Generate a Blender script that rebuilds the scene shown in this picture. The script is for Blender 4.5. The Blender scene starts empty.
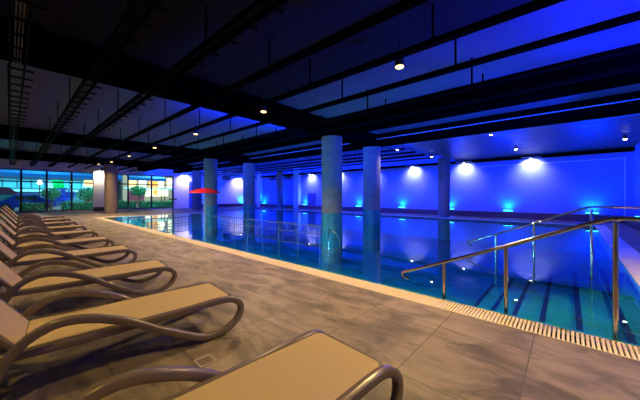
import bpy, bmesh, math, random
from mathutils import Vector, Matrix
random.seed(7)
C = bpy.context.scene.collection
PI = math.pi
S = bpy.context.scene

# ------------------------------------------------------------------ materials
def _mat(name):
    m = bpy.data.materials.new(name); m.use_nodes = True
    nt = m.node_tree; b = nt.nodes['Principled BSDF']
    return m, nt, b

def mat(name, col, rough=0.5, metal=0.0, var=0.0, scale=8.0, bump=0.0, spec=0.5):
    m, nt, b = _mat(name)
    b.inputs['Roughness'].default_value = rough
    b.inputs['Metallic'].default_value = metal
    b.inputs['Specular IOR Level'].default_value = spec
    tc = nt.nodes.new('ShaderNodeTexCoord')
    n = nt.nodes.new('ShaderNodeTexNoise'); n.inputs['Scale'].default_value = scale
    n.inputs['Detail'].default_value = 4
    nt.links.new(tc.outputs['Object'], n.inputs['Vector'])
    r = nt.nodes.new('ShaderNodeValToRGB')
    r.color_ramp.elements[0].position = 0.3; r.color_ramp.elements[1].position = 0.7
    r.color_ramp.elements[0].color = tuple(c*(1-var) for c in col)+(1,)
    r.color_ramp.elements[1].color = tuple(min(1, c*(1+var)) for c in col)+(1,)
    nt.links.new(n.outputs['Fac'], r.inputs['Fac'])
    nt.links.new(r.outputs['Color'], b.inputs['Base Color'])
    if bump:
        bp = nt.nodes.new('ShaderNodeBump'); bp.inputs['Strength'].default_value = bump
        bp.inputs['Distance'].default_value = 0.01
        nt.links.new(n.outputs['Fac'], bp.inputs['Height']); nt.links.new(bp.outputs['Normal'], b.inputs['Normal'])
    return m

def emis(name, col, strength):
    m, nt, b = _mat(name)
    b.inputs['Base Color'].default_value = tuple(col)+(1,)
    b.inputs['Emission Color'].default_value = tuple(col)+(1,)
    b.inputs['Emission Strength'].default_value = strength
    return m

def mat_tiles(name, c1, c2, grout, bw, bh, mortar, rough, bump=0.3, offs=(0, 0, 0), offset=0.0, axes='XY', noise_amt=0.6, nscale=1.5, detail=9):
    """brick texture with stone variation; real-world sizes, object space"""
    m, nt, b = _mat(name)
    b.inputs['Roughness'].default_value = rough
    tc = nt.nodes.new('ShaderNodeTexCoord')
    mp = nt.nodes.new('ShaderNodeMapping'); mp.inputs['Location'].default_value = offs
    if axes == 'YZ': mp.inputs['Rotation'].default_value = (0, PI/2, 0)
    nt.links.new(tc.outputs['Object'], mp.inputs['Vector'])
    br = nt.nodes.new('ShaderNodeTexBrick')
    br.offset = offset; br.squash = 1.0
    br.inputs['Scale'].default_value = 1.0
    br.inputs['Brick Width'].default_value = bw; br.inputs['Row Height'].default_value = bh
    br.inputs['Mortar Size'].default_value = mortar; br.inputs['Mortar Smooth'].default_value = 0.2
    br.inputs['Bias'].default_value = 0.0
    br.inputs['Color1'].default_value = (0.72, 0.72, 0.72, 1); br.inputs['Color2'].default_value = (1, 1, 1, 1)
    br.inputs['Mortar'].default_value = (1, 1, 1, 1)
    nt.links.new(mp.outputs['Vector'], br.inputs['Vector'])
    n = nt.nodes.new('ShaderNodeTexNoise'); n.inputs['Scale'].default_value = nscale
    n.inputs['Detail'].default_value = detail; n.inputs['Roughness'].default_value = 0.62
    n.inputs['Distortion'].default_value = 0.7
    st = nt.nodes.new('ShaderNodeMapping'); st.inputs['Scale'].default_value = (1.9, 0.8, 1)
    nt.links.new(tc.outputs['Object'], st.inputs['Vector'])
    nt.links.new(st.outputs['Vector'], n.inputs['Vector'])
    r = nt.nodes.new('ShaderNodeValToRGB')
    r.color_ramp.elements[0].position = 0.38; r.color_ramp.elements[1].position = 0.60
    r.color_ramp.elements[0].color = tuple(c1)+(1,); r.color_ramp.elements[1].color = tuple(c2)+(1,)
    nt.links.new(n.outputs['Fac'], r.inputs['Fac'])
    mx = nt.nodes.new('ShaderNodeMixRGB'); mx.blend_type = 'MULTIPLY'; mx.inputs['Fac'].default_value = 1
    nt.links.new(r.outputs['Color'], mx.inputs['Color1']); nt.links.new(br.outputs['Color'], mx.inputs['Color2'])
    mg = nt.nodes.new('ShaderNodeMixRGB'); mg.inputs['Color2'].default_value = tuple(grout)+(1,)
    nt.links.new(br.outputs['Fac'], mg.inputs['Fac']); nt.links.new(mx.outputs['Color'], mg.inputs['Color1'])
    nt.links.new(mg.outputs['Color'], b.inputs['Base Color'])
    if bump:
        ad = nt.nodes.new('ShaderNodeMath'); ad.operation = 'SUBTRACT'
        nt.links.new(n.outputs['Fac'], ad.inputs[0]); nt.links.new(br.outputs['Fac'], ad.inputs[1])
        bp = nt.nodes.new('ShaderNodeBump'); bp.inputs['Strength'].default_value = bump; bp.inputs['Distance'].default_value = 0.006
        nt.links.new(ad.outputs[0], bp.inputs['Height']); nt.links.new(bp.outputs['Normal'], b.inputs['Normal'])
    return m

def mat_thin(name, tint, ior=1.33, rough=0.0, ripple=0.0):
    """thin clear sheet: fresnel mix of transmission and mirror reflection"""
    m = bpy.data.materials.new(name); m.use_nodes = True; nt = m.node_tree; nt.nodes.clear()
    o = nt.nodes.new('ShaderNodeOutputMaterial')
    t = nt.nodes.new('ShaderNodeBsdfTransparent'); t.inputs['Color'].default_value = tuple(tint)+(1,)
    g = nt.nodes.new('ShaderNodeBsdfGlossy'); g.inputs['Roughness'].default_value = rough
    f = nt.nodes.new('ShaderNodeFresnel'); f.inputs['IOR'].default_value = ior
    mx = nt.nodes.new('ShaderNodeMixShader')
    nt.links.new(f.outputs['Fac'], mx.inputs['Fac']); nt.links.new(t.outputs[0], mx.inputs[1]); nt.links.new(g.outputs[0], mx.inputs[2])
    nt.links.new(mx.outputs[0], o.inputs['Surface'])
    if ripple:
        tc = nt.nodes.new('ShaderNodeTexCoord')
        n = nt.nodes.new('ShaderNodeTexNoise'); n.inputs['Scale'].default_value = 1.3; n.inputs['Detail'].default_value = 1
        nt.links.new(tc.outputs['Object'], n.inputs['Vector'])
        bp = nt.nodes.new('ShaderNodeBump'); bp.inputs['Strength'].default_value = 1.0; bp.inputs['Distance'].default_value = ripple
        nt.links.new(n.outputs['Fac'], bp.inputs['Height'])
        nt.links.new(bp.outputs['Normal'], g.inputs['Normal']); nt.links.new(bp.outputs['Normal'], f.inputs['Normal'])
    return m

M = {}
M['deck'] = mat_tiles('stone deck tiles', (0.115, 0.093, 0.072), (0.325, 0.265, 0.205), (0.10, 0.085, 0.07), 0.93, 0.72, 0.005, 0.55, 0.6, offs=(0.43, -0.23, 0), offset=0.5, nscale=2.3, detail=10)
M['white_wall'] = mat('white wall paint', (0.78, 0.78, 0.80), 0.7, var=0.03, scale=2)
M['blue_lit_wall'] = mat('wall paint with blue light', (0.20, 0.30, 0.85), 0.7, var=0.03, scale=2)  # blue of the flood lighting put into the wall colour
M['maroon'] = mat('maroon skirting', (0.16, 0.05, 0.07), 0.4, var=0.1, scale=5)
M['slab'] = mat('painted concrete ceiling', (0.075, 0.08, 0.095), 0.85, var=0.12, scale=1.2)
M['beam'] = mat('black painted beam', (0.0012, 0.0012, 0.0014), 1.0, var=0.1, spec=0.0)
M['beam_edge'] = mat('grey beam flange', (0.28, 0.28, 0.30), 0.5, var=0.1)
M['tray'] = mat('dark steel tray', (0.003, 0.003, 0.004), 0.9, 0.0, var=0.2, spec=0.03)
M['slat'] = mat('grey ceiling slats', (0.085, 0.085, 0.10), 0.35, 0.0, var=0.1)
M['concrete'] = mat('fair faced concrete', (0.20, 0.16, 0.135), 0.85, var=0.14, scale=5, bump=0.3)
M['mosaic'] = mat_tiles('blue column mosaic', (0.015, 0.17, 0.21), (0.03, 0.23, 0.27), (0.06, 0.21, 0.24), 0.05, 0.05, 0.003, 0.25, 0.2, nscale=4, detail=2)
M['pool'] = mat_tiles('teal pool mosaic', (0.01, 0.27, 0.34), (0.015, 0.33, 0.41), (0.04, 0.30, 0.36), 0.10, 0.10, 0.003, 0.4, 0.1, nscale=0.6, detail=2)
M['pool_blue'] = mat_tiles('pool ledge mosaic', (0.05, 0.32, 0.42), (0.06, 0.38, 0.48), (0.08, 0.35, 0.42), 0.06, 0.06, 0.003, 0.35, 0.1, nscale=2, detail=2)
M['nosing'] = mat('dark step nosing', (0.004, 0.01, 0.06), 0.5)
M['grate'] = mat('cream overflow grating', (0.80, 0.70, 0.52), 0.45, var=0.06, scale=3)
M['gutter'] = mat('gutter channel shade', (0.06, 0.05, 0.045), 0.7)
M['coping'] = mat('pale pool coping', (0.72, 0.66, 0.62), 0.45, var=0.05, scale=3)
M['water'] = mat_thin('pool water', (0.70, 0.95, 1.0), 1.75, 0.0, 0.0015)
M['glass'] = mat_thin('window glass', (0.90, 0.97, 0.97), 1.35)
M['frame'] = mat('dark window frame', (0.01, 0.015, 0.02), 0.4)
M['steel'] = mat('polished stainless steel', (0.46, 0.42, 0.39), 0.16, 1.0, var=0.04)
M['taupe'] = mat('taupe resin', (0.155, 0.12, 0.105), 0.25, var=0.05, scale=20, spec=0.5)
M['rope'] = mat('dark seam', (0.03, 0.022, 0.02), 0.7)
M['white_fix'] = mat('pale fixture', (0.6, 0.6, 0.62), 0.4)
M['dark_fix'] = mat('dark fixture', (0.03, 0.03, 0.035), 0.4)
M['red'] = mat('red glass fibre', (0.85, 0.02, 0.03), 0.35, var=0.05)
M['rail_grey'] = mat('dark railing metal', (0.10, 0.11, 0.14), 0.4, 0.4)
M['panel_blue'] = mat('blue painted panel', (0.05, 0.10, 0.5), 0.5)
M['panel_dark'] = mat('dark blue hatch', (0.05, 0.06, 0.25), 0.5)
# fabric: woven sling
def fabric():
    m, nt, b = _mat('beige sling fabric')
    b.inputs['Roughness'].default_value = 0.75
    tc = nt.nodes.new('ShaderNodeTexCoord')
    ck = nt.nodes.new('ShaderNodeTexWave'); ck.inputs['Scale'].default_value = 90; ck.bands_direction = 'Y'
    nt.links.new(tc.outputs['Object'], ck.inputs['Vector'])
    r = nt.nodes.new('ShaderNodeValToRGB')
    r.color_ramp.elements[0].color = (0.48, 0.365, 0.215, 1); r.color_ramp.elements[1].color = (0.56, 0.43, 0.265, 1)
    nt.links.new(ck.outputs['Fac'], r.inputs['Fac']); nt.links.new(r.outputs['Color'], b.inputs['Base Color'])
    bp = nt.nodes.new('ShaderNodeBump'); bp.inputs['Strength'].default_value = 0.15; bp.inputs['Distance'].default_value = 0.001
    nt.links.new(ck.outputs['Fac'], bp.inputs['Height']); nt.links.new(bp.outputs['Normal'], b.inputs['Normal'])
    return m
M['fabric'] = fabric()
M['warm_lens'] = emis('warm lamp lens', (1.0, 0.62, 0.14), 7)
M['white_lens'] = emis('white lamp lens', (1.0, 0.93, 0.82), 45)
M['cyan_lens'] = emis('cyan flood lens', (0.03, 0.62, 1.0), 9)
M['leaf'] = mat('hedge leaves', (0.04, 0.24, 0.12), 0.6, var=0.5, scale=12)
M['leaf_b'] = mat('bright leaves', (0.04, 0.30, 0.12), 0.6, var=0.5, scale=12)
M['bark'] = mat('bark', (0.08, 0.06, 0.04), 0.8, var=0.3)
M['ground'] = mat('street paving', (0.22, 0.26, 0.28), 0.7, var=0.2, scale=1)

# ------------------------------------------------------------------ mesh helpers
def BM(): return bmesh.new()

def box(bm, x0, x1, y0, y1, z0, z1, bevel=0.0):
    r = bmesh.ops.create_cube(bm, size=1.0)
    vs = r['verts']
    for v in vs:
        v.co = Vector((x0+(v.co.x+.5)*(x1-x0), y0+(v.co.y+.5)*(y1-y0), z0+(v.co.z+.5)*(z1-z0)))
    if bevel:
        es = list({e for v in vs for e in v.link_edges})
        bmesh.ops.bevel(bm, geom=es, offset=bevel, segments=2, affect='EDGES', profile=0.5)
    return bm

def cyl(bm, p0, p1, r0, r1=None, n=16, caps=True):
    r1 = r0 if r1 is None else r1
    p0 = Vector(p0); p1 = Vector(p1); d = p1-p0
    q = d.to_track_quat('Z', 'Y').to_matrix().to_4x4()
    mt = Matrix.Translation((p0+p1)/2) @ q
    bmesh.ops.create_cone(bm, cap_ends=caps, segments=n, radius1=r0, radius2=r1, depth=d.length, matrix=mt)
    return bm

def lathe(bm, prof, n=32, c=(0, 0, 0)):
    rings = []
    for r, z in prof:
        ring = []
        for i in range(n):
            a = 2*PI*i/n
            ring.append(bm.verts.new((c[0]+max(r, 1e-4)*math.cos(a), c[1]+max(r, 1e-4)*math.sin(a), c[2]+z)))
        rings.append(ring)
    for a, b in zip(rings[:-1], rings[1:]):
        for i in range(n):
            bm.faces.new((a[i], a[(i+1) % n], b[(i+1) % n], b[i]))
    for ring, rev in ((rings[0], True), (rings[-1], False)):
        try: bm.faces.new(list(reversed(ring)) if rev else ring)
        except ValueError: pass
    return bm

def catmull(pts, sub=6, closed=False):
    pts = [Vector(p) for p in pts]; out = []
    n = len(pts)
    for i in range(n-1):
        p0 = pts[max(i-1, 0)]; p1 = pts[i]; p2 = pts[i+1]; p3 = pts[min(i+2, n-1)]
        for k in range(sub):
            t = k/sub
            out.append(0.5*((2*p1)+(-p0+p2)*t+(2*p0-5*p1+4*p2-p3)*t*t+(-p0+3*p1-3*p2+p3)*t**3))
    out.append(pts[-1]); return out

def sweep(bm, pts, prof, side=Vector((0, 1, 0))):
    """sweep closed 2D profile [(a,b)] along pts; a along `side`, b along the in-plane normal"""
    rings = []
    n = len(pts)
    for i, p in enumerate(pts):
        t = (pts[min(i+1, n-1)]-pts[max(i-1, 0)]).normalized()
        s = (side-t*side.dot(t)).normalized(); nn = t.cross(s).normalized()
        rings.append([bm.verts.new(p+s*a+nn*b) for a, b in prof])
    k = len(prof)
    for a, b in zip(rings[:-1], rings[1:]):
        for i in range(k):
            bm.faces.new((a[i], a[(i+1) % k], b[(i+1) % k], b[i]))
    bm.faces.new(list(reversed(rings[0]))); bm.faces.new(rings[-1])
    bmesh.ops.recalc_face_normals(bm, faces=bm.faces[:])
    return bm

def rrect(w, h, r, n=3):
    out = []
    for cx, cy, a0 in ((w/2-r, h/2-r, 0), (-w/2+r, h/2-r, PI/2), (-w/2+r, -h/2+r, PI), (w/2-r, -h/2+r, 1.5*PI)):
        for i in range(n+1):
            a = a0+PI/2*i/n; out.append((cx+r*math.cos(a), cy+r*math.sin(a)))
    return out

def circ(r, n=12): return [(r*math.cos(2*PI*i/n), r*math.sin(2*PI*i/n)) for i in range(n)]

def obj(name, bm, m, parent=None, smooth=False, loc=(0, 0, 0)):
    me = bpy.data.meshes.new(name); bm.to_mesh(me); bm.free()
    if smooth:
        for p in me.polygons: p.use_smooth = True
        try: me.set_sharp_from_angle(angle=math.radians(40))
        except Exception: pass
    me.materials.append(m)
    o = bpy.data.objects.new(name, me); C.objects.link(o); o.location = loc
    if parent: o.parent = parent
    return o

def thing(name, label, cat, loc=(0, 0, 0), rz=0, group=None):
    o = bpy.data.objects.new(name, None); C.objects.link(o); o.empty_display_size = 0.1
    o.location = loc; o.rotation_euler = (0, 0, rz); o['label'] = label; o['category'] = cat
    if group: o['group'] = group
    return o

def tag(o, label, cat, group=None, kind=None):
    o['label'] = label; o['category'] = cat
    if group: o['group'] = group
    if kind: o['kind'] = kind
    return o

def struct(name, bm, m, parent=None, label=None):
    o = obj(name, bm, m, parent)
    if not parent: o['kind'] = 'structure'
    if label: o['label'] = label
    return o

def dup(o, loc=None, rz=None, label=None, parent=None):
    def cp(s, par):
        c = s.copy(); C.objects.link(c); c.parent = par
        for ch in list(kids[s.name]): cp(ch, c)
        return c
    kids = {}
    def walk(s):
        kids[s.name] = [k for k in s.children]
        for k in s.children: walk(k)
    walk(o)
    r = cp(o, parent)
    if loc is not None: r.location = loc
    if rz is not None: r.rotation_euler = (0, 0, rz)
    if label: r['label'] = label
    return r

def light(kind, loc, col, power, target=None, radius=0.05, angle=60, blend=0.5, size=1, parent=None):
    l = bpy.data.lights.new(kind.lower()+'_light', kind); l.color = col; l.energy = power
    if kind == 'SPOT':
        l.spot_size = math.radians(angle); l.spot_blend = blend
    if kind in ('SPOT', 'POINT'): l.shadow_soft_size = radius
    if kind == 'AREA': l.size = size
    o = bpy.data.objects.new(l.name, l); C.objects.link(o); o.location = loc
    if target is not None:
        o.rotation_euler = (Vector(target)-Vector(loc)).to_track_quat('-Z', 'Y').to_euler()
    return o

# ------------------------------------------------------------------ layout numbers (metres)
XG0, XG1, XL = 3.29, 3.59, 3.84         # overflow grating, ledge
XF, XW = 16.77, 19.37                   # far pool edge, far wall
YP0, YP1, YE, YN = -0.85, 20.5, 29.5, -2.3
XLEFT = -3.0
ZC = 4.03                               # ceiling slab
ZB = 3.55                               # beam underside

# ------------------------------------------------------------------ floor
bm = BM()
for x0, x1, y0, y1 in ((XLEFT, XG0, YN, YE), (XG0, XW, YP1+0.3, YE), (XF+0.3, XW, YN, YP1+0.3), (XG0, XF+0.3, YN, YP0-0.35)):
    box(bm, x0, x1, y0, y1, -0.3, 0.0)
struct('floor', bm, M['deck'])

# pool coping: pale strips on three sides
bm = BM()
box(bm, XF, XF+0.3, YP0-0.35, YP1+0.3, -0.3, 0.006)
box(bm, XG0, XF, YP1, YP1+0.3, -0.3, 0.006)
struct('trim_1', bm, M['coping'])
bm = BM()
vs = [bm.verts.new(p) for p in ((XG1, YP0+0.1, 0.006), (XG1, YP0-0.35, 0.006), (XF, YP0-0.35, 0.006), (XF, YP0-0.02, 0.006))]
bm.faces.new(vs)
r = bmesh.ops.extrude_face_region(bm, geom=bm.faces[:])
for v in r['geom']:
    if isinstance(v, bmesh.types.BMVert): v.co.z = -0.3
bmesh.ops.recalc_face_normals(bm, faces=bm.faces[:])
struct('trim_2', bm, M['coping'])

# overflow gutter with cream grating bars
ROOT = thing('overflow_grating', 'cream slatted overflow grating running along the near edge of the pool', 'grating', ((XG0+XG1)/2, 9.8, 0))
bar0 = None; y = YP0-0.35; k = 0
while k < 100:                                        # the hundred nearest bars one by one
    if bar0 is None:
        bar0 = obj('bar', box(BM(), -0.134, 0.134, 0, 0.019, -0.02, 0.004), M['grate'], ROOT, loc=(0, y-9.8, 0))
    else:
        c = bar0.copy(); C.objects.link(c); c.parent = ROOT; c.location = (0, y-9.8, 0)
    y += 0.033; k += 1
bm = BM()
while y < YP1+0.28:
    box(bm, -0.134, 0.134, y-9.8, y+0.019-9.8, -0.02, 0.004)
    y += 0.033
o = obj('distant_bars', bm, M['grate'], ROOT); o['kind'] = 'stuff'
bm = BM()
box(bm, -0.15, -0.135, YP0-0.35-9.8, YP1+0.3-9.8, -0.03, 0.005)
box(bm, 0.135, 0.15, YP0-0.35-9.8, YP1+0.3-9.8, -0.03, 0.005)
obj('frame', bm, M['grate'], ROOT)
bm = BM(); box(bm, -0.15, 0.15, YP0-0.35-9.8, YP1+0.3-9.8, -0.14, -0.045)
obj('channel', bm, M['gutter'], ROOT)

# pool basin: floor, walls, ledge, steps
bm = BM()
ZD = -1.25
box(bm, XG1, XL, YP0-0.1, YP1, ZD, -0.07)            # near ledge
pl = struct('pool_ledge', bm, M['pool_blue'])
bm = BM()
box(bm, XL, XF, YP0-0.3, YP1+0.2, ZD-0.1, ZD)
box(bm, XL, XF, YP1-0.002, YP1+0.28, ZD, -0.01)
box(bm, XL, XF, YP0-0.3, YP0-0.02, ZD, -0.01)
box(bm, XF-0.002, XF+0.28, YP0-0.3, YP1+0.2, ZD, -0.01)
struct('pool_basin', bm, M['pool'])
XS = 7.6
edges = [-0.45, -0.08, 0.28, 0.62, 0.95, 1.28]
st = thing('pool_steps', 'submerged teal pool steps with dark nosings between the two handrails', 'steps', (XL, YP0, ZD))
prev = YP0-0.02; ztop = -0.12
for k, e in enumerate(edges):
    zt = -0.14-0.115*k
    b1 = BM(); box(b1, 0, XS-XL, prev-YP0, e-YP0, 0, zt-ZD)
    obj('step', b1, M['pool'], st)
    b2 = BM(); box(b2, 0.002, XS-XL, e-0.055-YP0, e+0.004-YP0, zt-ZD-0.03, zt-ZD+0.004)
    obj('nosing', b2, M['nosing'], st)
    prev = e
# water
bm = BM()
vs = [bm.verts.new(p) for p in ((XG1, YP0-0.02, -0.012), (XF, YP0-0.02, -0.012), (XF, YP1, -0.012), (XG1, YP1, -0.012))]
bm.faces.new(vs)
w = obj('pool_water', bm, M['water'])
tag(w, 'still turquoise pool water reflecting the blue lit walls and columns', 'water', kind='stuff')

# ------------------------------------------------------------------ walls
def wallbox(name, *a, m='white_wall'): return struct(name, box(BM(), *a), M[m])
wallbox('wall_far', XW, XW+0.3, YN, YE, -0.3, ZC+0.3, m='blue_lit_wall')
wallbox('wall_right', XLEFT, XW, YN-0.3, YN, -0.3, ZC+0.3, m='blue_lit_wall')
wallbox('wall_left', XLEFT-0.3, XLEFT, YN-0.3, YE+0.3, -0.3, ZC+0.3)
WX = [(-1.6, 4.73), (5.62, 10.97)]
bm = BM()
box(bm, XLEFT, WX[0][0], YE, YE+0.3, -0.3, ZC)
box(bm, WX[0][1], WX[1][0], YE, YE+0.3, -0.3, ZC)
box(bm, WX[1][1], XW+0.3, YE, YE+0.3, -0.3, ZC)
for a, b in WX:
    box(bm, a, b, YE, YE+0.3, 3.22, ZC); box(bm, a, b, YE, YE+0.3, -0.3, 0.08)
struct('wall_back', bm, M['white_wall'])
bm = BM(); box(bm, 4.6, 5.3, YE-0.25, YE-0.003, 0, ZC-0.003)
struct('trim_3', bm, M['white_wall'])
bm = BM(); box(bm, 4.58, 5.32, YE-0.27, YE-0.255, 0.002, 0.33); struct('baseboard_pier', bm, M['dark_fix'])
# pilaster on the far wall
bm = BM(); box(bm, XW-0.35, XW-0.003, 19.9, 20.6, 0, ZC-0.003); struct('trim_4', bm, M['white_wall'])
bm = BM(); box(bm, XW-0.35, XW-0.003, 26.2, 26.8, 0, ZC-0.003); struct('trim_5', bm, M['white_wall'])
# skirting benches
bm = BM(); box(bm, XW-0.36, XW-0.003, YN+0.003, 19.9, 0, 0.34); box(bm, XW-0.36, XW-0.003, 20.6, 26.2, 0, 0.34); box(bm, XW-0.36, XW-0.003, 26.8, YE-0.003, 0, 0.34)
struct('baseboard_far', bm, M['maroon'])
bm = BM(); box(bm, 13.4, XW-0.37, YE-0.36, YE-0.003, 0, 0.34); struct('baseboard_back', bm, M['maroon'])
bm = BM(); box(bm, 5.0, XW-0.37, YN+0.003, YN+0.36, 0, 0.34); struct('baseboard_right', bm, M['maroon'])
bm = BM(); box(bm, 12.45, 13.35, YE-0.12, YE-0.003, 0.002, 2.8, 0.01); struct('door_1', bm, M['panel_blue'])
# thin conduit line on far wall at right
bm = BM(); box(bm, XW-0.03, XW-0.003, -2.0, 4.0, 3.05, 3.09); box(bm, XW-0.03, XW-0.003, -2.04, -2.0, 0.35, 3.09)
o = obj('wall_conduit', bm, M['white_wall']); tag(o, 'thin pale conduit turning down the far wall at its right end', 'conduit')
# hatch
h = thing('wall_hatch', 'dark blue hatch low on the far wall under a white lamp', 'hatch', (XW-0.03, 18.4, 0.345))
obj('hatch_door', box(BM(), -0.02, 0.025, -0.5, 0.5, 0, 1.2, 0.01), M['panel_dark'], h)
obj('handle', box(BM(), -0.05, -0.02, 0.36, 0.39, 0.5, 0.7), M['steel'], h)
# vents
def vent(loc, rz, label):
    t = thing('air_vent', label, 'vent', loc, rz, 'dark air vents high on the walls')
    bm = BM(); box(bm, -0.5, 0.5, -0.03, 0, 0, 0.05); box(bm, -0.5, 0.5, -0.03, 0, 0.35, 0.4)
    box(bm, -0.5, -0.46, -0.03, 0, 0.05, 0.35); box(bm, 0.46, 0.5, -0.03, 0, 0.05, 0.35)
    obj('frame', bm, M['dark_fix'], t)
    bm = BM()
    for k in range(6): box(bm, -0.46, 0.46, -0.025, -0.005, 0.06+k*0.05, 0.085+k*0.05)
    obj('louvres', bm, M['dark_fix'], t)
    return t
vent((16.7, YE-0.005, 3.1), 0, 'dark air vent high on the end wall right of the mushroom')
vent((XW-0.005, 24.3, 3.0), -PI/2, 'dark air vent high on the far wall left of the slim far column')
vent((XW-0.005, 21.8, 3.0), -PI/2, 'dark air vent high on the far wall beside the pilaster')

# windows of the end wall
def window(n, xa, xb, muls):
    t = struct('window_%d' % n, box(BM(), xa, xb, YE+0.08, YE+0.16, 0.08, 0.16), M['frame'])
    bm = BM(); box(bm, xa, xb, YE+0.08, YE+0.16, 3.14, 3.22)
    box(bm, xa, xb, YE+0.08, YE+0.16, 2.28, 2.38)
    obj('transom', bm, M['frame'], t)
    for x in muls:
        obj('mullion', box(BM(), x-0.06, x+0.06, YE+0.07, YE+0.17, 0.161, 3.139), M['frame'], t)
    ms = sorted(muls)
    for a, b in zip(ms[:-1], ms[1:]):
        obj('pane', box(BM(), a+0.061, b-0.061, YE+0.118, YE+0.122, 0.161, 2.279), M['glass'], t)
        obj('pane', box(BM(), a+0.061, b-0.061, YE+0.118, YE+0.122, 2.381, 3.139), M['glass'], t)
window(1, WX[0][0], WX[0][1], [-1.54, -0.8, 0.53, 1.86, 3.28, 4.67])
window(2, WX[1][0], WX[1][1], [5.68, 7.1, 8.99, 10.91])

# ------------------------------------------------------------------ ceiling
struct('ceiling', box(BM(), XLEFT, XW, YN, YE, ZC, ZC+0.3), M['slab'])

o = obj('ceiling_shade_sheet', box(BM(), XLEFT+0.01, 5.08, YN+0.01, 6.34, ZC-0.03, ZC-0.004), mat('matt black shade sheet', (0.016, 0.015, 0.018), 1.0, var=0.2, spec=0.05))  # added sheet, its black stands in for the unlit near bay
tag(o, 'matt black sheet added to darken the near left ceiling bay above the loungers', 'ceiling panel')

def beam(label, x0, x1, y0, y1, flange=None):
    cx, cy = (x0+x1)/2, (y0+y1)/2
    t = thing('ceiling_beam', label, 'beam', (cx, cy, ZB), 0)
    obj('web', box(BM(), x0-cx, x1-cx, y0-cy, y1-cy, 0, ZC-ZB-0.003), M['beam'], t)
    if flange:
        bm = BM()
        if flange == 'x': box(bm, x0-cx-0.02, x0-cx, y0-cy, y1-cy, 0.24, 0.27)
        obj('conduit', bm, M['beam_edge'], t)
    return t
beam('deep black ceiling beam along the pool over the thickest column', 7.8, 8.42, YN+0.01, YE-0.01)
beam('deep black ceiling beam along the pool beyond the thickest column', 10.9, 11.45, YN+0.01, YE-0.01, 'x')
def cross(label, y0, y1):
    t = thing('ceiling_beam', label, 'beam', (2.4, (y0+y1)/2, ZB))
    w = (y1-y0)/2
    obj('web', box(BM(), XLEFT-2.4+0.01, 7.79-2.4, -w, w, 0, ZC-ZB-0.003), M['beam'], t)
    obj('web', box(BM(), 8.43-2.4, 10.89-2.4, -w, w, 0, ZC-ZB-0.003), M['beam'], t)
cross('deep black cross beam nearest the camera above the loungers', 6.35, 6.98)
cross('black cross beam over the middle of the pool and deck', 16.2, 16.8)
cross('black cross beam in front of the glazed end wall', 25.0, 25.6)
# slatted ceiling beyond beam two, near half; plus dark edge trim along the far wall
t = thing('slatted_ceiling', 'grey metal slat ceiling over the far side of the pool', 'ceiling panel', (15.3, 1.6, 3.56))
bm = BM(); x = 11.47
k = 0
while x < XW-0.18:
    z = 0.012 if k % 3 == 0 else 0
    obj('slat', box(BM(), x-15.3, x+0.112-15.3, YN+0.02-1.6, 5.4-1.6, z, 0.03), M['slat'], t)
    x += 0.15; k += 1
bm.free()
obj('backing', box(BM(), 11.47-15.3, XW-0.02-15.3, YN+0.02-1.6, 5.4-1.6, 0.06, 0.08), M['beam'], t)
bm = BM(); box(bm, XW-0.3, XW-0.003, YN+0.003, YE-0.003, 3.36, 3.50); struct('trim_6', bm, M['beam'])

# ladder cable trays running along the pool
def tray(x, y0, y1, z, label, wid=0.24):
    L = y1-y0
    t = thing('cable_tray', label, 'cable tray', (x, (y0+y1)/2, z), 0, 'ladder cable trays hung under the ceiling')
    for s in (-1, 1):
        obj('side_rail', box(BM(), s*wid/2-0.012, s*wid/2+0.012, -L/2, L/2, 0, 0.08), M['tray'], t)
    y = -L/2+0.2; r0 = None
    while y < L/2:
        if r0 is None: r0 = obj('rung', box(BM(), -wid/2-0.03, wid/2+(0.12 if x < 3 else 0.02), 0, 0.035, 0.01, 0.035), M['tray'], t, loc=(0, y, 0))
        else:
            c = r0.copy(); C.objects.link(c); c.parent = t; c.location = (0, y, 0)
        y += 0.5
    bm = BM()
    for q in (-0.2, 0.0, 0.19): cyl(bm, (q*wid, -L/2, 0.05), (q*wid, L/2, 0.05), 0.05*wid, n=6)
    obj('cables', bm, mat('grey cable sheath', (0.09, 0.09, 0.10), 0.6) if x < 0.5 else M['tray'], t)
    y = -L/2+1.2
    while y < L/2:
        yy = y+(y0+y1)/2
        if not any(a-0.1 < yy < b+0.1 for a, b in ((6.35, 6.98), (16.2, 16.8), (25.0, 25.6))):
            hb = BM(); box(hb, -wid/2-0.03, -wid/2-0.012, y, y+0.03, 0.0, ZC-z-0.003)
            obj('hanger', hb, M['tray'], t)
        y += 2.4
    return t
words = ['leftmost ladder cable tray with pale cables above the lounger heads', 'second cable tray from the left over the lounger seats',
         'third cable tray from the left over the lounger feet', 'fourth cable tray from the left above the pool edge',
         'cable tray just left of the row of warm ceiling spotlights', 'cable tray just right of the row of warm ceiling spotlights',
         'cable tray over the water left of the first long beam', 'cable tray tight against the first long black beam']
for x, wd in zip((0.08, 1.02, 1.95, 3.02, 4.02, 5.08, 6.15, 7.1), words):
    tray(x, YN+0.1, YE-0.3, 3.44, wd, 0.17 if x < 1 else (0.16 if x < 3 else 0.07))
for x, wd in zip((12.3, 13.5, 14.7, 16.2), ('cable tray just beyond the second long beam over the pool', 'cable tray second beyond the long beams', 'cable tray third beyond the long beams', 'cable tray nearest the far wall above the far coping')):
    tray(x, 5.7, YE-0.3, 3.44, wd, 0.10)
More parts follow.
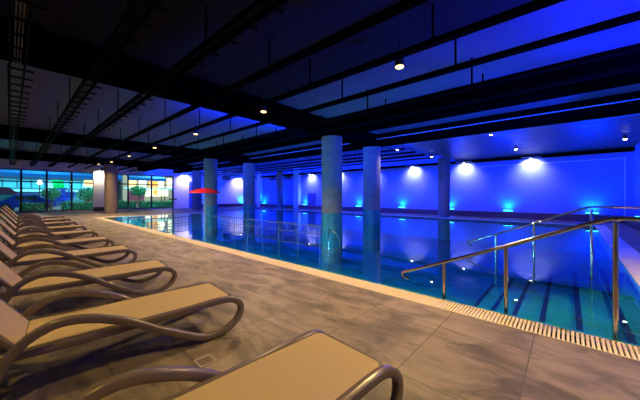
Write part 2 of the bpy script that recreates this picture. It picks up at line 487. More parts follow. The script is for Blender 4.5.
# ------------------------------------------------------------------ columns
def column(x, y, r, label, tile=True, top=ZB, group='round concrete columns'):
    t = thing('column', label, 'column', (x, y, 0 if not tile else ZD), 0, group)
    z0 = 0 if not tile else ZD
    zt = 0.64 if tile else 0.0
    obj('shaft', cyl(BM(), (0, 0, zt-z0), (0, 0, top-z0), r, n=48), M['concrete'], t, True)
    if tile: obj('tile_band', cyl(BM(), (0, 0, 0), (0, 0, zt-z0), r+0.008, n=48), M['mosaic'], t, True)
column(8.32, 6.82, 0.40, 'thick round concrete column with tiled foot, nearest of the columns in the pool')
column(11.3, 6.85, 0.40, 'round tiled-foot column right of the nearest one, standing under the second beam')
column(8.3, 16.55, 0.40, 'round tiled-foot column directly behind the red mushroom')
column(11.2, 16.7, 0.40, 'round tiled-foot column in the pool right of the red mushroom')
column(11.4, 25.3, 0.40, 'grey round column beyond the pool left of the red mushroom', False)
column(4.95, 25.0, 0.40, 'warm lit round column on the deck beside the glazed wall', False)
column(17.25, 5.5, 0.33, 'slim round column on the far deck between two wall lamps', False, top=3.55)
column(17.25, 20.6, 0.33, 'slim round column at the far corner of the pool', False, top=ZC)

# ------------------------------------------------------------------ loungers
def make_lounger():
    t = thing('sun_lounger', '', 'sun lounger', (0, 0, 0), 0, 'sun loungers in a row on the deck')
    OX = 0.6
    path = [(-0.13, 0.300), (0.05, 0.298), (0.5, 0.293), (1.0, 0.298), (1.34, 0.308), (1.47, 0.292), (1.545, 0.235), (1.545, 0.16), (1.49, 0.09),
            (1.39, 0.048), (1.27, 0.032), (1.13, 0.065), (0.848, 0.215), (0.64, 0.345), (0.433, 0.435), (0.278, 0.462), (0.162, 0.435), (0.055, 0.355), (-0.03, 0.2), (-0.11, 0.03)]
    lat = [0.290]*5+[0.296, 0.303, 0.312, 0.322, 0.335, 0.342]+[0.347]*9
    prof = rrect(0.056, 0.058, 0.016)
    for s in (-1, 1):
        pts = catmull([(x-OX, s*l, z) for (x, z), l in zip(path, lat)], 7)
        obj('side_frame', sweep(BM(), pts, prof), M['taupe'], t, True)
        # side rim under the sling
    # foot cross member, mid and head cross members
    for xx, w, hh in ((1.43, 0.30, 0.03), (0.03, 0.29, 0.035)):
        bm = BM(); box(bm, xx-0.03-OX, xx+0.03-OX, -w+0.015, w-0.015, 0.284, 0.284+hh, 0.008)
        obj('cross_bar', bm, M['taupe'], t)
    # seat panel with rounded foot corners, slightly domed
    def panel(name, L, w0, w1, rc, thick, m, parent):
        outl = []
        n = 6
        outl += [(0, -w0)]
        for i in range(n+1):
            a = -PI/2+PI/2*i/n; outl.append((L-rc+rc*math.cos(a), -w1+rc+rc*math.sin(a)))
        for i in range(n+1):
            a = PI/2*i/n; outl.append((L-rc+rc*math.cos(a), w1-rc+rc*math.sin(a)))
        outl += [(0, w0)]
        bm = BM()
        top = [bm.verts.new((x, y, thick)) for x, y in outl]; bot = [bm.verts.new((x, y, 0)) for x, y in outl]
        bm.faces.new(top); bm.faces.new(list(reversed(bot)))
        for i in range(len(outl)):
            j = (i+1) % len(outl); bm.faces.new((bot[i], bot[j], top[j], top[i]))
        bmesh.ops.recalc_face_normals(bm, faces=bm.faces[:])
        return obj(name, bm, m, parent)
    seat = panel('seat_sling', 1.385, 0.268, 0.268, 0.055, 0.012, M['fabric'], t); seat.location = (0.075-OX, 0, 0.312)
    rim = panel('seat_rim', 1.46, 0.283, 0.29, 0.075, 0.018, M['taupe'], t); rim.location = (0.04-OX, 0, 0.290)
    seam = panel('seam', 1.397, 0.275, 0.276, 0.06, 0.009, M['rope'], t); seam.location = (0.07-OX, 0, 0.307)
    # raised back (54 degrees)
    ang = math.radians(54)
    back = panel('back_sling', 0.66, 0.262, 0.25, 0.06, 0.012, M['fabric'], t)
    back.rotation_euler = (0, -(PI-ang), 0); back.location = (0.07-OX, 0, 0.325)
    back.scale = (1, 1, -1)
    back.data = back.data.copy(); back.scale = (1, 1, 1)
    dx, dz = -math.cos(ang), math.sin(ang)
    for s in (-1, 1):
        pts = catmull([(0.075-OX+dx*q-dz*0.012, s*(0.285-0.012*q), 0.31+dz*q+dx*0.012) for q in (0, 0.2, 0.45, 0.66, 0.71)], 4)
        obj('back_frame', sweep(BM(), pts, rrect(0.04, 0.035, 0.012)), M['taupe'], t, True)
    q = 0.7
    c = Vector((0.075-OX+dx*q-dz*0.012, 0, 0.31+dz*q+dx*0.012))
    obj('top_bar', sweep(BM(), [c+Vector((0, -0.27, 0)), c+Vector((0, 0, 0.006)), c+Vector((0, 0.27, 0))], rrect(0.045, 0.035, 0.012), Vector((1, 0, 0.7))), M['taupe'], t, True)
    # hinge knobs and rear prop
    for s in (-1, 1):
        obj('hinge_knob', cyl(BM(), (0.06-OX, s*0.262, 0.325), (0.06-OX, s*0.312, 0.325), 0.022, n=14), M['taupe'], t, True)
    bm = BM()
    cyl(bm, (-0.1-OX, -0.22, 0.3), (0.075-OX+dx*0.38, -0.22, 0.30+dz*0.36), 0.011, n=8)
    cyl(bm, (-0.1-OX, 0.22, 0.3), (0.075-OX+dx*0.38, 0.22, 0.30+dz*0.36), 0.011, n=8)
    obj('back_prop', bm, M['taupe'], t)
    obj('cross_bar', box(BM(), -0.12-OX, -0.08-OX, -0.28, 0.28, 0.285, 0.315, 0.006), M['taupe'], t)
    return t
lg = make_lounger()
names = ['nearest sun lounger with beige sling, cut off by the bottom of the picture',
         'second sun lounger from the camera, with its foot beside the small floor drain',
         'third sun lounger from the camera, beige sling on taupe frame',
         'fourth sun lounger from the camera, beige sling on taupe frame',
         'fifth sun lounger from the camera, in the middle of the row',
         'sixth sun lounger from the camera, beige sling on taupe frame',
         'fourth sun lounger counted from the glazed wall end',
         'third sun lounger counted from the glazed wall end',
         'second sun lounger counted from the glazed wall end',
         'farthest sun lounger, last of the row before the glazed wall']
ny = [0.70, 2.36, 4.02, 5.85, 7.6, 9.5, 11.4, 13.4, 15.4, 17.5]
rot = [-4.5, -5.5, -5, -4, -3, -3, -3, -3, -3, -3]
for i, (yn, rz, lb) in enumerate(zip(ny, rot, names)):
    cx = 0.6+max(0, (yn-7))*0.018
    cy = yn+0.36-math.sin(math.radians(rz))*0.9
    a = math.radians(rz)
    if i == 0: o = lg; o.location = (cx, cy, 0); o.rotation_euler = (0, 0, a); o['label'] = lb
    else: dup(lg, (cx, cy, 0), a, lb)

# floor drain
t = thing('floor_drain', 'small square metal floor drain in the deck between the two nearest loungers', 'drain', (1.02, 2.12, 0.0), 0)
bm = BM()
for a in ((-.065, .065, -.065, -.052), (-.065, .065, .052, .065), (-.065, -.052, -.052, .052), (.052, .065, -.052, .052)):
    box(bm, a[0], a[1], a[2], a[3], 0.001, 0.007)
obj('frame', bm, mat('pale drain metal', (0.62, 0.55, 0.44), 0.4, 0.3), t)
bm = BM(); box(bm, -.05, .05, -.05, .05, 0.001, 0.003)
obj('well', bm, M['rope'], t)
bm = BM()
for i in range(5):
    box(bm, -.052, .052, -.042+i*.02, -.036+i*.02, 0.003, 0.006); box(bm, -.042+i*.02, -.036+i*.02, -.052, .052, 0.0032, 0.0062)
obj('grid', bm, mat('drain grid', (0.40, 0.34, 0.26), 0.4, 0.3), t)

# ------------------------------------------------------------------ stainless handrails
def handrail(x, label, base_z, ys=(1.19, 0.52, -0.33)):
    t = thing('handrail', label, 'handrail', (x, 0, 0), 0, 'stainless handrails at the pool steps')
    pts = [(0, 1.66, 0.13), (0, 1.73, 0.145), (0, 1.755, 0.19), (0, 1.70, 0.225), (0, 1.19, 0.44), (0, 0.52, 0.725), (0, -0.20, 1.045), (0, -0.33, 1.08), (0, -0.5, 1.09), (0, -1.6, 1.09)]
    obj('rail', sweep(BM(), catmull(pts, 6), circ(0.021), Vector((1, 0, 0))), M['steel'], t, True)
    for y, zt in zip(ys, (0.425, 0.71, 1.05)):
        zb = base_z(y)
        obj('post', cyl(BM(), (0, y, zb), (0, y, zt), 0.021, n=14), M['steel'], t, True)
        obj('flange', cyl(BM(), (0, y, zb), (0, y, zb+0.012), 0.045, n=18), M['steel'], t, True)
    obj('post', cyl(BM(), (0, -1.5, 0.002), (0, -1.5, 1.075), 0.021, n=14), M['steel'], t, True)
    return t
handrail(3.74, 'nearer stainless handrail sloping down into the pool from the grating', lambda y: -0.07)
def stepz(y):
    prev = YP0
    for k, e in enumerate(edges):
        if y <= e: return -0.14-0.115*k
    return ZD
handrail(7.2, 'farther stainless handrail standing on the submerged steps', stepz)

# ------------------------------------------------------------------ shallow pool enclosure, mushroom, shower post
def railing():
    t = thing('pool_railing', 'dark low railing standing in the water around the mushroom area', 'railing', (6.6, 9.4, -0.012))
    def run(p0, p1, nb):
        p0 = Vector(p0); p1 = Vector(p1)
        for z, r in ((0.33, 0.02), (0.05, 0.014)):
            obj('rail', cyl(BM(), p0+Vector((0, 0, z)), p1+Vector((0, 0, z)), r, n=8), M['rail_grey'], t, True)
        for i in range(nb+1):
            p = p0.lerp(p1, i/nb)
            post = i % 6 == 0
            obj('post' if post else 'baluster', cyl(BM(), p+Vector((0, 0, ZD+0.02 if post else 0.05)), p+Vector((0, 0, 0.33)), 0.018 if post else 0.009, n=6), M['rail_grey'], t)
    run((0, -3.5, 0), (0, 3.6, 0), 42)
    run((-2.9, 3.75, 0), (-0.15, 3.75, 0), 18)
railing()
t = thing('grab_rail', 'small slanting grab rail in the water at the foot of the nearest column', 'handrail', (5.85, 4.85, ZD))
q = -ZD
pts = [(0, 0.05, 0), (0, 0.05, q+0.27), (0.0, 0.03, q+0.33), (0.03, -0.02, q+0.33), (0.14, -0.18, q+0.16), (0.16, -0.21, q-0.2)]
obj('rail', sweep(BM(), catmull(pts, 5), circ(0.014, 8), Vector((0.7, 0.7, 0))), M['steel'], t, True)
t = thing('water_mushroom', 'red mushroom-shaped water umbrella on a slim pole in the pool', 'water mushroom', (6.26, 13.05, ZD))
obj('pole', cyl(BM(), (0, 0, 0), (0, 0, 1.62-ZD), 0.05, n=20), mat('grey pole', (0.3, 0.28, 0.34), 0.4), t, True)
bm = BM(); lathe(bm, [(0.06, 1.46), (0.45, 1.44), (0.70, 1.40), (0.72, 1.43), (0.60, 1.52), (0.38, 1.60), (0.15, 1.645), (0.0, 1.65)], 40, (0, 0, -ZD))
obj('canopy', bm, M['red'], t, True)
t = thing('shower_post', 'thin dark post with a flat crosshead standing in the pool by the white wall', 'post', (4.95, 13.45, ZD))
obj('pole', cyl(BM(), (0, 0, 0), (0, 0, 1.1-ZD), 0.035, n=12), M['dark_fix'], t, True)
obj('crosshead', box(BM(), -0.13, 0.13, -0.13, 0.13, 1.1-ZD, 1.16-ZD, 0.01), M['dark_fix'], t)

# ------------------------------------------------------------------ lamps
WARM = (1.0, 0.66, 0.24); WHITE = (1.0, 0.86, 0.72); BLUE = (0.0, 0.012, 1.0)
def spot_fix(loc, label, lens, col, power, drop=0.12, r=0.055, angle=150, group=None, aim=(0, 0, -1), cat='spotlight', rad=0.055):
    x, y, z = loc
    t = thing('ceiling_spotlight', label, cat, loc, 0, group)
    a = Vector(aim).normalized()
    obj('housing', cyl(BM(), Vector((0, 0, 0))-a*0.14, (0, 0, 0), r*1.05, r*1.15, n=20), M['dark_fix'], t, True)
    obj('lens', cyl(BM(), (0, 0, 0), a*0.012, r*0.95, n=20), lens, t.children[0])
    obj('bracket', cyl(BM(), Vector((0, 0, 0.02))-a*0.09, (0, 0, drop), 0.012, n=8), M['dark_fix'], t)
    p = Vector(loc)+a*0.03
    l = light('SPOT', p, col, power, target=p+a, radius=rad, angle=angle, blend=0.6)
    return t
wl = ['warm ceiling spotlight nearest the camera, brightest of its row', 'second warm ceiling spotlight of the row over the pool edge',
      'third warm ceiling spotlight of the row over the pool edge', 'fourth warm ceiling spotlight of the row over the pool edge',
      'fifth warm ceiling spotlight of the row over the pool edge', 'farthest small warm spotlight of the row near the glazed wall']
for y, lb in zip((2.1, 5.84, 9.75, 13.9, 17.9, 21.9, -1.7), wl+['warm ceiling spotlight beside the right wall, before the nearest visible one']):
    spot_fix((4.35, y, 3.46), lb, M['warm_lens'], WARM, 640, group='warm ceiling spotlights along the pool edge', angle=138, r=0.07, drop=ZC-3.46-0.003)
# guessed unseen row of the same lamps, added to warm the lounger seats
rowl = ['first', 'second', 'third', 'fourth', 'fifth', 'sixth']
for y, q in zip((1.0, 4.9, 8.9, 12.9, 16.9, 20.9), rowl):
    spot_fix((-0.6, y, 3.46), q+' added warm ceiling spotlight above the lounger backs, counted from the camera', M['warm_lens'], (1.0, 0.66, 0.16), 190, group='added warm ceiling spotlights above the lounger backs', angle=112, r=0.06, drop=ZC-3.46-0.031 if y < 6.3 else ZC-3.46-0.003)
spot_fix((4.0, 23.7, 3.42), 'warm ceiling spotlight lighting the left side of the deck column', M['warm_lens'], (1.0, 0.72, 0.30), 260, angle=150, r=0.06, drop=ZC-3.42-0.003)
# downlights of the slatted ceiling
dl = ['small white downlight in the slat ceiling close to the right wall', 'small white downlight in the slat ceiling above the far lamps', 'small white downlight hanging by the slim far column', 'small white downlight over the pool beyond the slim far column']
for y, lb in zip((-1.6, 1.75, 5.52, 9.1), dl):
    spot_fix((15.3, y, 3.40), lb, M['white_lens'], WHITE, 30, r=0.05, drop=0.14, group='white downlights over the far side of the pool', angle=120)
spot_fix((11.75, 2.1, 3.52), 'small white downlight tucked beside the second long beam', M['white_lens'], WHITE, 30, r=0.045, drop=0.03, angle=120)
spot_fix((12.0, 5.9, 3.42), 'white spotlight lighting the right side of the second column', M['white_lens'], WHITE, 110, r=0.05, drop=0.14, aim=(-0.25, 0.35, -1), angle=110)
# wall scallop lamps
fl = ['rightmost white wall washer lamp on the blue lit far wall', 'white wall washer lamp right of the slim far column', 'white wall washer lamp left of the slim far column',
      'white wall washer lamp half hidden behind the second column', 'white wall washer lamp between the two thick columns', 'white wall washer lamp above the dark hatch',
      'white wall washer lamp beyond the pilaster', 'white wall washer lamp nearest the far corner']
def wall_lamp(x, y, label, dirx, diry):
    t = thing('wall_washer_lamp', label, 'wall lamp', (x, y, 3.34), 0, 'white wall washer lamps')
    obj('arm', cyl(BM(), (0, 0, 0.07), (-dirx*0.0, -diry*0.0, 0.16), 0.012, n=8), M['white_fix'], t)
    b = BM()
    if dirx: box(b, -0.03, 0.03, -0.45, 0.45, 0.045, 0.07)
    else: box(b, -0.45, 0.45, -0.03, 0.03, 0.045, 0.07)
    obj('bar', b, M['white_fix'], t)
    obj('head', cyl(BM(), (0, 0, -0.03), (0, 0, 0.05), 0.06, 0.04, n=16), M['white_fix'], t, True)
    obj('lens', cyl(BM(), (0, 0, -0.04), (0, 0, -0.03), 0.05, n=16), M['white_lens'], t)
    light('SPOT', (x, y, 3.28), (1.0, 0.82, 0.60), 170, target=(x+dirx*0.42, y+diry*0.42, 2.85), radius=0.05, angle=135, blend=0.8)
for k, lb in enumerate(fl[:6]):
    wall_lamp(XW-0.38, 1.5+3.37*k, lb, 1, 0)
for x, lb in ((12.0, 'warm white wall washer lamp between the glazing and the blue door'), (5.0, 'warm white lamp over the white pier in the glazed wall'), (18.2, 'white wall washer lamp on the end wall right of the blue door')):
    wall_lamp(x, YE-0.62, lb, 0, 1)
# blue floods on the skirting
def flood(x, y, aim, label, lensm, power, wall_power):
    rz = math.atan2(aim[1], aim[0])
    t = thing('flood_light', label, 'flood light', (x, y, 0.345), rz, 'cyan flood lights standing on the skirting')
    obj('housing', box(BM(), -0.07, 0.05, -0.24, 0.24, 0.0, 0.06, 0.01), M['dark_fix'], t)
    obj('lens', box(BM(), -0.06, 0.04, -0.22, 0.22, 0.06, 0.10, 0.01), lensm, t)
    p = Vector((x, y, 0.5))
    light('SPOT', p, (0.0, 0.045, 1.0), wall_power, target=p+Vector((-aim[0]*0.10, -aim[1]*0.10, 1)), radius=0.1, angle=160, blend=1)
    light('SPOT', p+Vector(aim)*0.1, BLUE, power, target=p+Vector(aim)*1+Vector((0, 0, math.tan(math.radians(33)))), radius=0.12, angle=62, blend=0.15)
cl = ['cyan flood light at the far wall near the right corner', 'cyan flood light under the rightmost wall lamp', 'cyan flood light just right of the slim far column', 'cyan flood light left of the slim far column',
      'cyan flood light beside the second thick column', 'cyan flood light between the thick columns on the far wall', 'cyan flood light at the pilaster', 'cyan flood light left of the pilaster', 'cyan flood light nearest the far corner']
for y, lb in zip((-0.9, 2.57, 5.75, 9.1, 12.9, 16.0, 19.2, 22.9, 25.7), cl):
    flood(XW-0.18, y, (-1, 0, 0), lb, M['cyan_lens'], 1200, 600)
for x, lb in ((17.0, 'added cyan flood light on the right wall skirting'), (13.0, 'added cyan flood light on the right wall, second from the corner'), (9.5, 'added cyan flood light on the right wall, third from the corner'), (6.2, 'added cyan flood light on the right wall nearest the handrails')):  # floods added along this wall to turn the near ceiling blue
    flood(x, YN+0.18, (0, 1, 0), lb, M['cyan_lens'], 2600 if x < 10 else 1500, 160)
flood(14.8, YE-0.2, (0, -1, 0), 'cyan flood light on the end wall skirting', M['cyan_lens'], 120, 900)
flood(18.65, YE-0.2, (0, -1, 0), 'cyan flood light on the end wall by the far corner', M['cyan_lens'], 120, 900)
# unseen blue light strips added behind the long beams to brighten wall and ceiling
for x, lb, pw in ((8.425, 'added blue light strip along the far face of the first long beam', 1500), (11.455, 'added blue light strip along the far face of the second long beam', 2300)):
    t = thing('added_light_strip', lb, 'light strip', (x, 13.5, 3.62))
    obj('channel', box(BM(), 0.0, 0.02, -15.5, 15.5, 0, 0.05), M['white_fix'], t)
    obj('diffuser', box(BM(), 0.02, 0.03, -15.5, 15.5, 0.005, 0.045), emis('added blue strip', (0.0, 0.08, 1.0), 6), t)
    l = light('AREA', (x+0.04, 13.5, 3.64), (0.0, 0.022, 1.0), pw*1.25, target=(x+5, 13.5, 2.6))
    l.data.shape = 'RECTANGLE'; l.data.size = 0.06; l.data.size_y = 31
    l.rotation_euler = (0, -PI/2+0.22, 0)
for y, x0, x1, lb, pw in ((6.985, 3.6, 7.75, 'added blue light strip on the hidden face of the nearest cross beam', 2200), (16.805, 3.6, 7.75, 'added blue light strip on the hidden face of the middle cross beam', 1800), (16.805, 8.5, 10.85, 'added blue light strip on the middle cross beam between the long beams', 600)):  # unseen strips added to light the bays behind the cross beams
    L = x1-x0
    t = thing('added_light_strip', lb, 'light strip', ((x0+x1)/2, y, 3.62))
    obj('channel', box(BM(), -L/2, L/2, 0.0, 0.02, 0, 0.05), M['white_fix'], t)
    obj('diffuser', box(BM(), -L/2, L/2, 0.02, 0.03, 0.005, 0.045), emis('added blue strip', (0.0, 0.02, 1.0), 6), t)
    l = light('AREA', ((x0+x1)/2, y+0.04, 3.64), (0.0, 0.015, 1.0), pw)
    l.data.shape = 'RECTANGLE'; l.data.size = L; l.data.size_y = 0.06
    l.data.spread = math.radians(90)
    l.rotation_euler = (PI/2+0.75, 0, 0)
t = thing('added_light_strip', 'added blue light strip high on the right wall in front of the near ceiling bay', 'light strip', (5.5, YN+0.003, 3.0))  # unseen strip added to wash the near ceiling blue
obj('channel', box(BM(), -2.2, 2.2, 0.0, 0.03, 0, 0.06), M['white_fix'], t)
obj('diffuser', box(BM(), -2.2, 2.2, 0.03, 0.04, 0.005, 0.055), emis('added blue strip', (0.0, 0.02, 1.0), 6), t)
l = light('AREA', (5.6, YN+0.1, 3.05), (0.0, 0.003, 1.0), 800)
l.data.shape = 'RECTANGLE'; l.data.size = 4.2; l.data.size_y = 0.06; l.data.spread = math.radians(80)
l.rotation_euler = (PI/2+math.radians(46), 0, 0)
# unseen underwater lights added on the near wall to brighten the basin
for k in range(7):
    y = 2.0+2.9*k
    t = thing('added_underwater_light', ['first', 'second', 'third', 'fourth', 'fifth', 'sixth', 'seventh'][k]+' added round underwater light along the near pool wall, counted from the steps', 'added pool light', (XL+0.001, y, -0.62), 0, 'added underwater lights on the near pool wall')
    obj('bezel', cyl(BM(), (0, 0, 0), (0.03, 0, 0), 0.12, n=24), M['steel'], t, True)
    obj('lens', cyl(BM(), (0.03, 0, 0), (0.035, 0, 0), 0.10, n=24), emis('added pool light lens', (0.5, 0.9, 1.0), 4), t)
    light('SPOT', (XL+0.08, y, -0.5), (0.12, 0.62, 1.0), 260, target=(XL+2, y, -0.75), radius=0.1, angle=165, blend=0.5)

# ------------------------------------------------------------------ outside the glass
struct('ground_outside', box(BM(), -30, 60, YE+0.3, 90, -0.3, -0.02), M['ground'])
def facade(name, label, x0, x1, y, h, wall, parts):
    t = thing(name, label, 'building', ((x0+x1)/2, y, 0)); cx = (x0+x1)/2
    obj('wall', box(BM(), x0-cx, x1-cx, 0, 6, -0.02, h), wall, t)
    for nm, a, b, z0, z1, dep, m in parts:
        if dep > 0: obj(nm, box(BM(), a-cx, b-cx, -dep, 0-0.002, z0, z1), m, t)
    return t
cy = emis('lit cyan glazing', (0.05, 0.55, 0.75), 0.75); cyb = emis('bright cyan glow', (0.25, 0.85, 0.95), 1.0)
wa = emis('warm lit window', (1.0, 0.62, 0.22), 1.6); ww = emis('bright warm window', (1.0, 0.9, 0.62), 1.8)
sg = emis('yellow sign face', (0.9, 0.8, 0.05), 1.0); gr = emis('green lit awning', (0.0, 0.6, 0.2), 0.6)
tealw = mat('teal lit wall', (0.10, 0.38, 0.45), 0.7, var=0.2, scale=0.5); bluew = mat('dark blue wall', (0.02, 0.12, 0.32), 0.6, var=0.2)
redw = mat('dark red brick', (0.22, 0.05, 0.08), 0.8, var=0.2); tanw = mat('tan wall', (0.55, 0.42, 0.3), 0.8, var=0.1)
orw = emis('orange lit column face', (1.0, 0.42, 0.06), 1.1)
parts = []
x = -6.0
for i in range(14):
    parts.append(('window', x, x+0.95, 2.2, 3.05, 0.05, random.choice([cy, cyb, cy, cyb]))); x += 1.1
for i in range(7):
    parts.append(('window', -6+i*2.2, -6+i*2.2+1.9, 4.3, 5.3, 0.05, random.choice([cy, bluew, cyb]) ))
parts.append(('ledge', -6, 9.4, 3.25, 3.4, 0.3, bluew))
parts += [('ledge', -6, 9.4, 1.75, 1.98, 0.5, cyb)]  # lit look of the ledge put in as glow, no lamp there
parts += [('shopfront', 2.5, 5.2, 0.1, 1.9, 0.06, bluew), ('shopfront', 6.3, 9.2, 0.1, 1.9, 0.06, redw), ('shopfront', -1.6, 2.3, 0.1, 1.9, 0.06, bluew), ('lit_window', 6.3, 7.2, 2.45, 3.4, 0.09, wa)]
facade('street_building', 'teal lit building with cyan windows beyond the left glazing', -7, 9.6, 46, 7.5, tealw, parts)
parts = [('window', 11.1+1.25*i, 12.0+1.25*i, 2.5, 3.9, 0.06, m) for i, m in enumerate((wa, ww, orw, ww, ww, wa, bluew))]
parts += [('shopfront', 11, 13.0, 0.1, 2.0, 0.06, redw), ('lit_column', 14.1, 14.7, 1.4, 4.2, 0.35, orw), ('shopfront', 13.2, 16.2, 1.2, 2.2, 0.07, ww), ('shopfront', 16.4, 18.6, 0.2, 2.3, 0.07, tanw), ('sign', 17.4, 19.4, 4.1, 4.7, 0.2, sg), ('ledge', 10.6, 20, 2.25, 2.42, 0.4, cyb), ('window', 15.2, 16.8, 4.2, 5.0, 0.05, ww)]  # this ledge glows too, its lit look put into the colour
facade('cafe_building', 'warm lit cafe building beyond the right glazing', 10.4, 21, 46, 7.5, tanw, parts)
# awnings
def awning(x0, x1, y, z, label, m):
    t = thing('awning', label, 'awning', ((x0+x1)/2, y, 0)); w = (x1-x0)/2
    bm = BM(); vs = [bm.verts.new(p) for p in ((-w, 0, z+0.9), (w, 0, z+0.9), (w, -1.6, z+0.3), (-w, -1.6, z+0.3), (-w, -1.6, z), (w, -1.6, z))]
    bm.faces.new(vs[:4]); bm.faces.new((vs[3], vs[2], vs[5], vs[4]))
    r = bmesh.ops.solidify(bm, geom=bm.faces[:], thickness=0.04)
    obj('canopy', bm, m, t)
    for s in (-1, 1): obj('post', cyl(BM(), (s*(w-0.1), -1.5, -0.02), (s*(w-0.1), -1.5, z+0.3), 0.04, n=8), M['frame'], t)
bt = emis('backlit blue canvas', (0.01, 0.16, 0.42), 0.7)
awning(-3.0, 8.2, 38, 3.0, 'wide blue backlit awning seen in the upper panes of the left glazing', bt)
awning(8.7, 12.6, 38, 3.0, 'blue backlit awning seen in the upper left of the right glazing', bt)
awning(3.0, 3.9, 42.0, 2.1, 'small green lit awning beside the street lamp', gr)
def blob(bm, c, r, n, sz=0.22):
    for i in range(n):
        a = random.uniform(0, 2*PI); u = random.uniform(-1, 1); q = random.random()**0.4
        p = Vector((c[0]+r[0]*q*math.sqrt(1-u*u)*math.cos(a), c[1]+r[1]*q*math.sqrt(1-u*u)*math.sin(a), c[2]+r[2]*q*u))
        R = Matrix.Rotation(random.uniform(0, 6.3), 3, Vector((random.uniform(-1, 1), random.uniform(-1, 1), random.uniform(-1, 1))).normalized())
        vs = [bm.verts.new(p+R@Vector(v)*sz) for v in ((-.5, 0, 0), (0, -.28, 0.05), (.5, 0, 0), (0, .28, 0.05))]
        bm.faces.new(vs)
def hedge(x0, x1, y, h, label, m):
    t = thing('hedge', label, 'hedge', ((x0+x1)/2, y, -0.02), 0)
    bm = BM(); w = (x1-x0)/2
    n = int((x1-x0)*260)
    for i in range(n):
        p = (random.uniform(-w, w), random.uniform(-0.35, 0.35), random.uniform(0.05, h+0.08*math.sin(i)))
        blob(bm, p, (0.02, 0.02, 0.02), 1, 0.16)
    obj('foliage', bm, m, t)
    bm = BM(); box(bm, -w, w, -0.22, 0.22, 0, h*0.85); obj('twigs', bm, mat('hedge core', (0.01, 0.05, 0.03), 0.9), t)
hedge(3.0, 5.2, 33.0, 0.75, 'dark green hedge outside the glazing left of the white pier', M['leaf'])
hedge(6.3, 8.6, 33.0, 0.8, 'dark green hedge outside the right glazing beside the deck column', M['leaf'])
hedge(9.0, 13.6, 33.2, 0.75, 'long green hedge outside the right glazing below the cafe', M['leaf_b'])
hedge(0.5, 2.0, 34.5, 0.7, 'low green hedge outside the middle of the left glazing', M['leaf_b'])
def tree(x, y, h, r, label, m):
    t = thing('tree', label, 'tree', (x, y, -0.02), 0)
    bm = BM(); cyl(bm, (0, 0, 0), (0.05, 0, h*0.6), 0.09, 0.05, n=8)
    cyl(bm, (0.05, 0, h*0.5), (0.3*r, 0.1, h*0.85), 0.04, 0.02, n=6); cyl(bm, (0.05, 0, h*0.5), (-0.35*r, -0.1, h*0.8), 0.04, 0.02, n=6)
    obj('trunk', bm, M['bark'], t)
    bm = BM(); blob(bm, (0, 0, h-r*0.6), (r, r, r*0.75), 700, 0.22)
    obj('crown', bm, m, t)
tree(9.4, 35.2, 2.3, 0.8, 'bushy green tree outside the right glazing in front of the cafe', M['leaf_b'])
tree(5.1, 35.2, 2.0, 0.9, 'round green tree outside the left glazing near the white pier', M['leaf'])
tree(2.5, 35.2, 1.9, 0.7, 'small green tree outside the middle of the left glazing', M['leaf'])
tree(3.55, 37.8, 1.95, 1.0, 'round shrub lit bright blue outside the left glazing', mat('blue lit leaves', (0.03, 0.10, 0.55), 0.6, var=0.4))
light('SPOT', (3.4, 34.3, 0.1), (0.0, 0.10, 1.0), 500, target=(3.55, 37.8, 1.2), radius=0.1, angle=40)
light('SPOT', (-1.4, 31.2, 0.9), (0.05, 0.9, 0.8), 420, target=(-0.9, 24.0, 4.0), radius=0.2, angle=70)
# street lamps outside
for x, y, lb in ((2.05, 41.0, 'street lamp with a warm globe outside the left glazing'), (14.3, 43.0, 'street lamp with a warm globe outside the right glazing')):
    t = thing('street_lamp', lb, 'street lamp', (x, y, -0.02), 0)
    obj('pole', cyl(BM(), (0, 0, 0), (0, 0, 2.5), 0.05, n=10), M['frame'], t)
    bm = BM(); bmesh.ops.create_icosphere(bm, subdivisions=2, radius=0.22, matrix=Matrix.Translation((0, 0, 2.7)))
    obj('globe', bm, emis('globe glow', (1.0, 0.8, 0.5), 8), t, True)
    light('POINT', (x, y-0.5, 2.75), (1.0, 0.75, 0.5), 260, radius=0.2)
light('AREA', (4.5, 30.6, 3.5), (0.45, 1.0, 0.85), 260, target=(4.5, 34, 0), size=1.5)  # unseen fill lights added above the hedges to brighten them
light('AREA', (10, 30.6, 3.5), (0.45, 1.0, 0.85), 260, target=(10, 34, 0), size=1.5)
# kiosk and car
t = thing('street_kiosk', 'white kiosk with a dark red roof outside the far left pane', 'kiosk', (-1.0, 38, -0.02), 0)
obj('body', box(BM(), -1.3, 1.3, 0, 2, 0, 1.5), tealw, t)
obj('sill', box(BM(), -1.35, 1.35, -0.06, 0, 0.35, 0.5), M['white_wall'], t)
bm = BM(); vs = [bm.verts.new(p) for p in ((-1.6, -0.3, 1.45), (1.6, -0.3, 1.45), (1.6, 2.3, 1.45), (-1.6, 2.3, 1.45), (-0.9, 1, 2.1), (0.9, 1, 2.1))]
for f in ((0, 1, 5, 4), (1, 2, 5), (2, 3, 4, 5), (3, 0, 4), (3, 2, 1, 0)): bm.faces.new([vs[i] for i in f])
obj('roof', bm, redw, t)
bluec = mat('dark blue car paint', (0.0, 0.02, 0.35), 0.35)
t = thing('parked_car', 'dark blue parked car outside the left glazing', 'car', (1.0, 36.8, -0.02), 0)
bm = BM(); side = [(-1.9, .25), (-1.9, .75), (-1.35, .88), (-.75, 1.35), (.55, 1.38), (1.15, .95), (1.85, .8), (1.95, .3)]
f1 = [bm.verts.new((x, -0.8, z)) for x, z in side]; f2 = [bm.verts.new((x, 0.8, z)) for x, z in side]
bm.faces.new(f1); bm.faces.new(list(reversed(f2)))
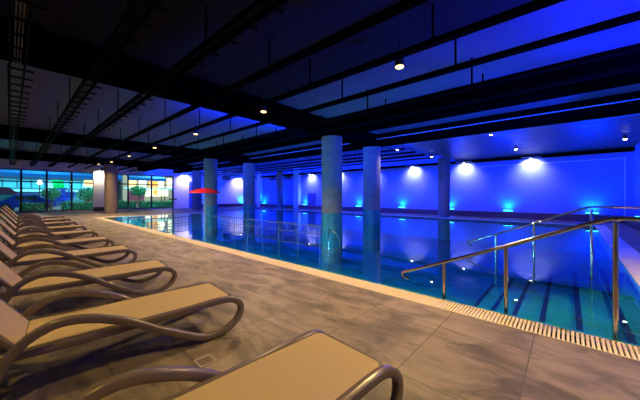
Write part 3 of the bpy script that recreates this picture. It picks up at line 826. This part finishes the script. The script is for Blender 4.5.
for i in range(len(side)):
    j = (i+1) % len(side); bm.faces.new((f1[j], f1[i], f2[i], f2[j]))
bmesh.ops.recalc_face_normals(bm, faces=bm.faces[:])
obj('body', bm, bluec, t)
bm = BM(); box(bm, -0.7, -0.08, -0.815, 0.815, 0.92, 1.26); box(bm, 0.0, 0.6, -0.815, 0.815, 0.92, 1.26); obj('side_windows', bm, M['frame'], t)
for sx in (-1.25, 1.2):
    for sy in (-0.78, 0.78): obj('wheel', cyl(BM(), (sx, sy-0.1, 0.32), (sx, sy+0.1, 0.32), 0.32, n=20), M['frame'], t, True)
# street lighting
light('AREA', (2, 36, 5.5), (0.25, 0.75, 1.0), 500, target=(3, 42, 1), size=3)
light('AREA', (12, 37, 5.5), (0.7, 0.95, 0.9), 700, target=(12, 42, 1), size=3)

# ------------------------------------------------------------------ world (dusk sky)
wd = bpy.data.worlds.new('dusk'); S.world = wd; wd.use_nodes = True
nt = wd.node_tree; bg = nt.nodes['Background']
tc = nt.nodes.new('ShaderNodeTexCoord'); sp = nt.nodes.new('ShaderNodeSeparateXYZ'); rp = nt.nodes.new('ShaderNodeValToRGB')
nt.links.new(tc.outputs['Generated'], sp.inputs[0]); nt.links.new(sp.outputs['Z'], rp.inputs['Fac']); nt.links.new(rp.outputs['Color'], bg.inputs['Color'])
rp.color_ramp.elements[0].color = (0.10, 0.35, 0.50, 1); rp.color_ramp.elements[1].color = (0.02, 0.08, 0.30, 1)
bg.inputs['Strength'].default_value = 0.6

# ------------------------------------------------------------------ camera
cam = bpy.data.cameras.new('camera'); co = bpy.data.objects.new('camera', cam); C.objects.link(co)
co.location = (0, 0, 1.3); co.rotation_euler = (PI/2, 0, -math.atan2(0.7455, 0.6665))
cam.sensor_width = 36; cam.lens = 36*277/640; cam.shift_y = -4.5/640; cam.clip_start = 0.02
S.camera = co
S.view_settings.view_transform = 'Standard'; S.view_settings.look = 'None'; S.view_settings.gamma = 1
S.view_settings.use_curve_mapping = False
S.view_settings.exposure = 0.0
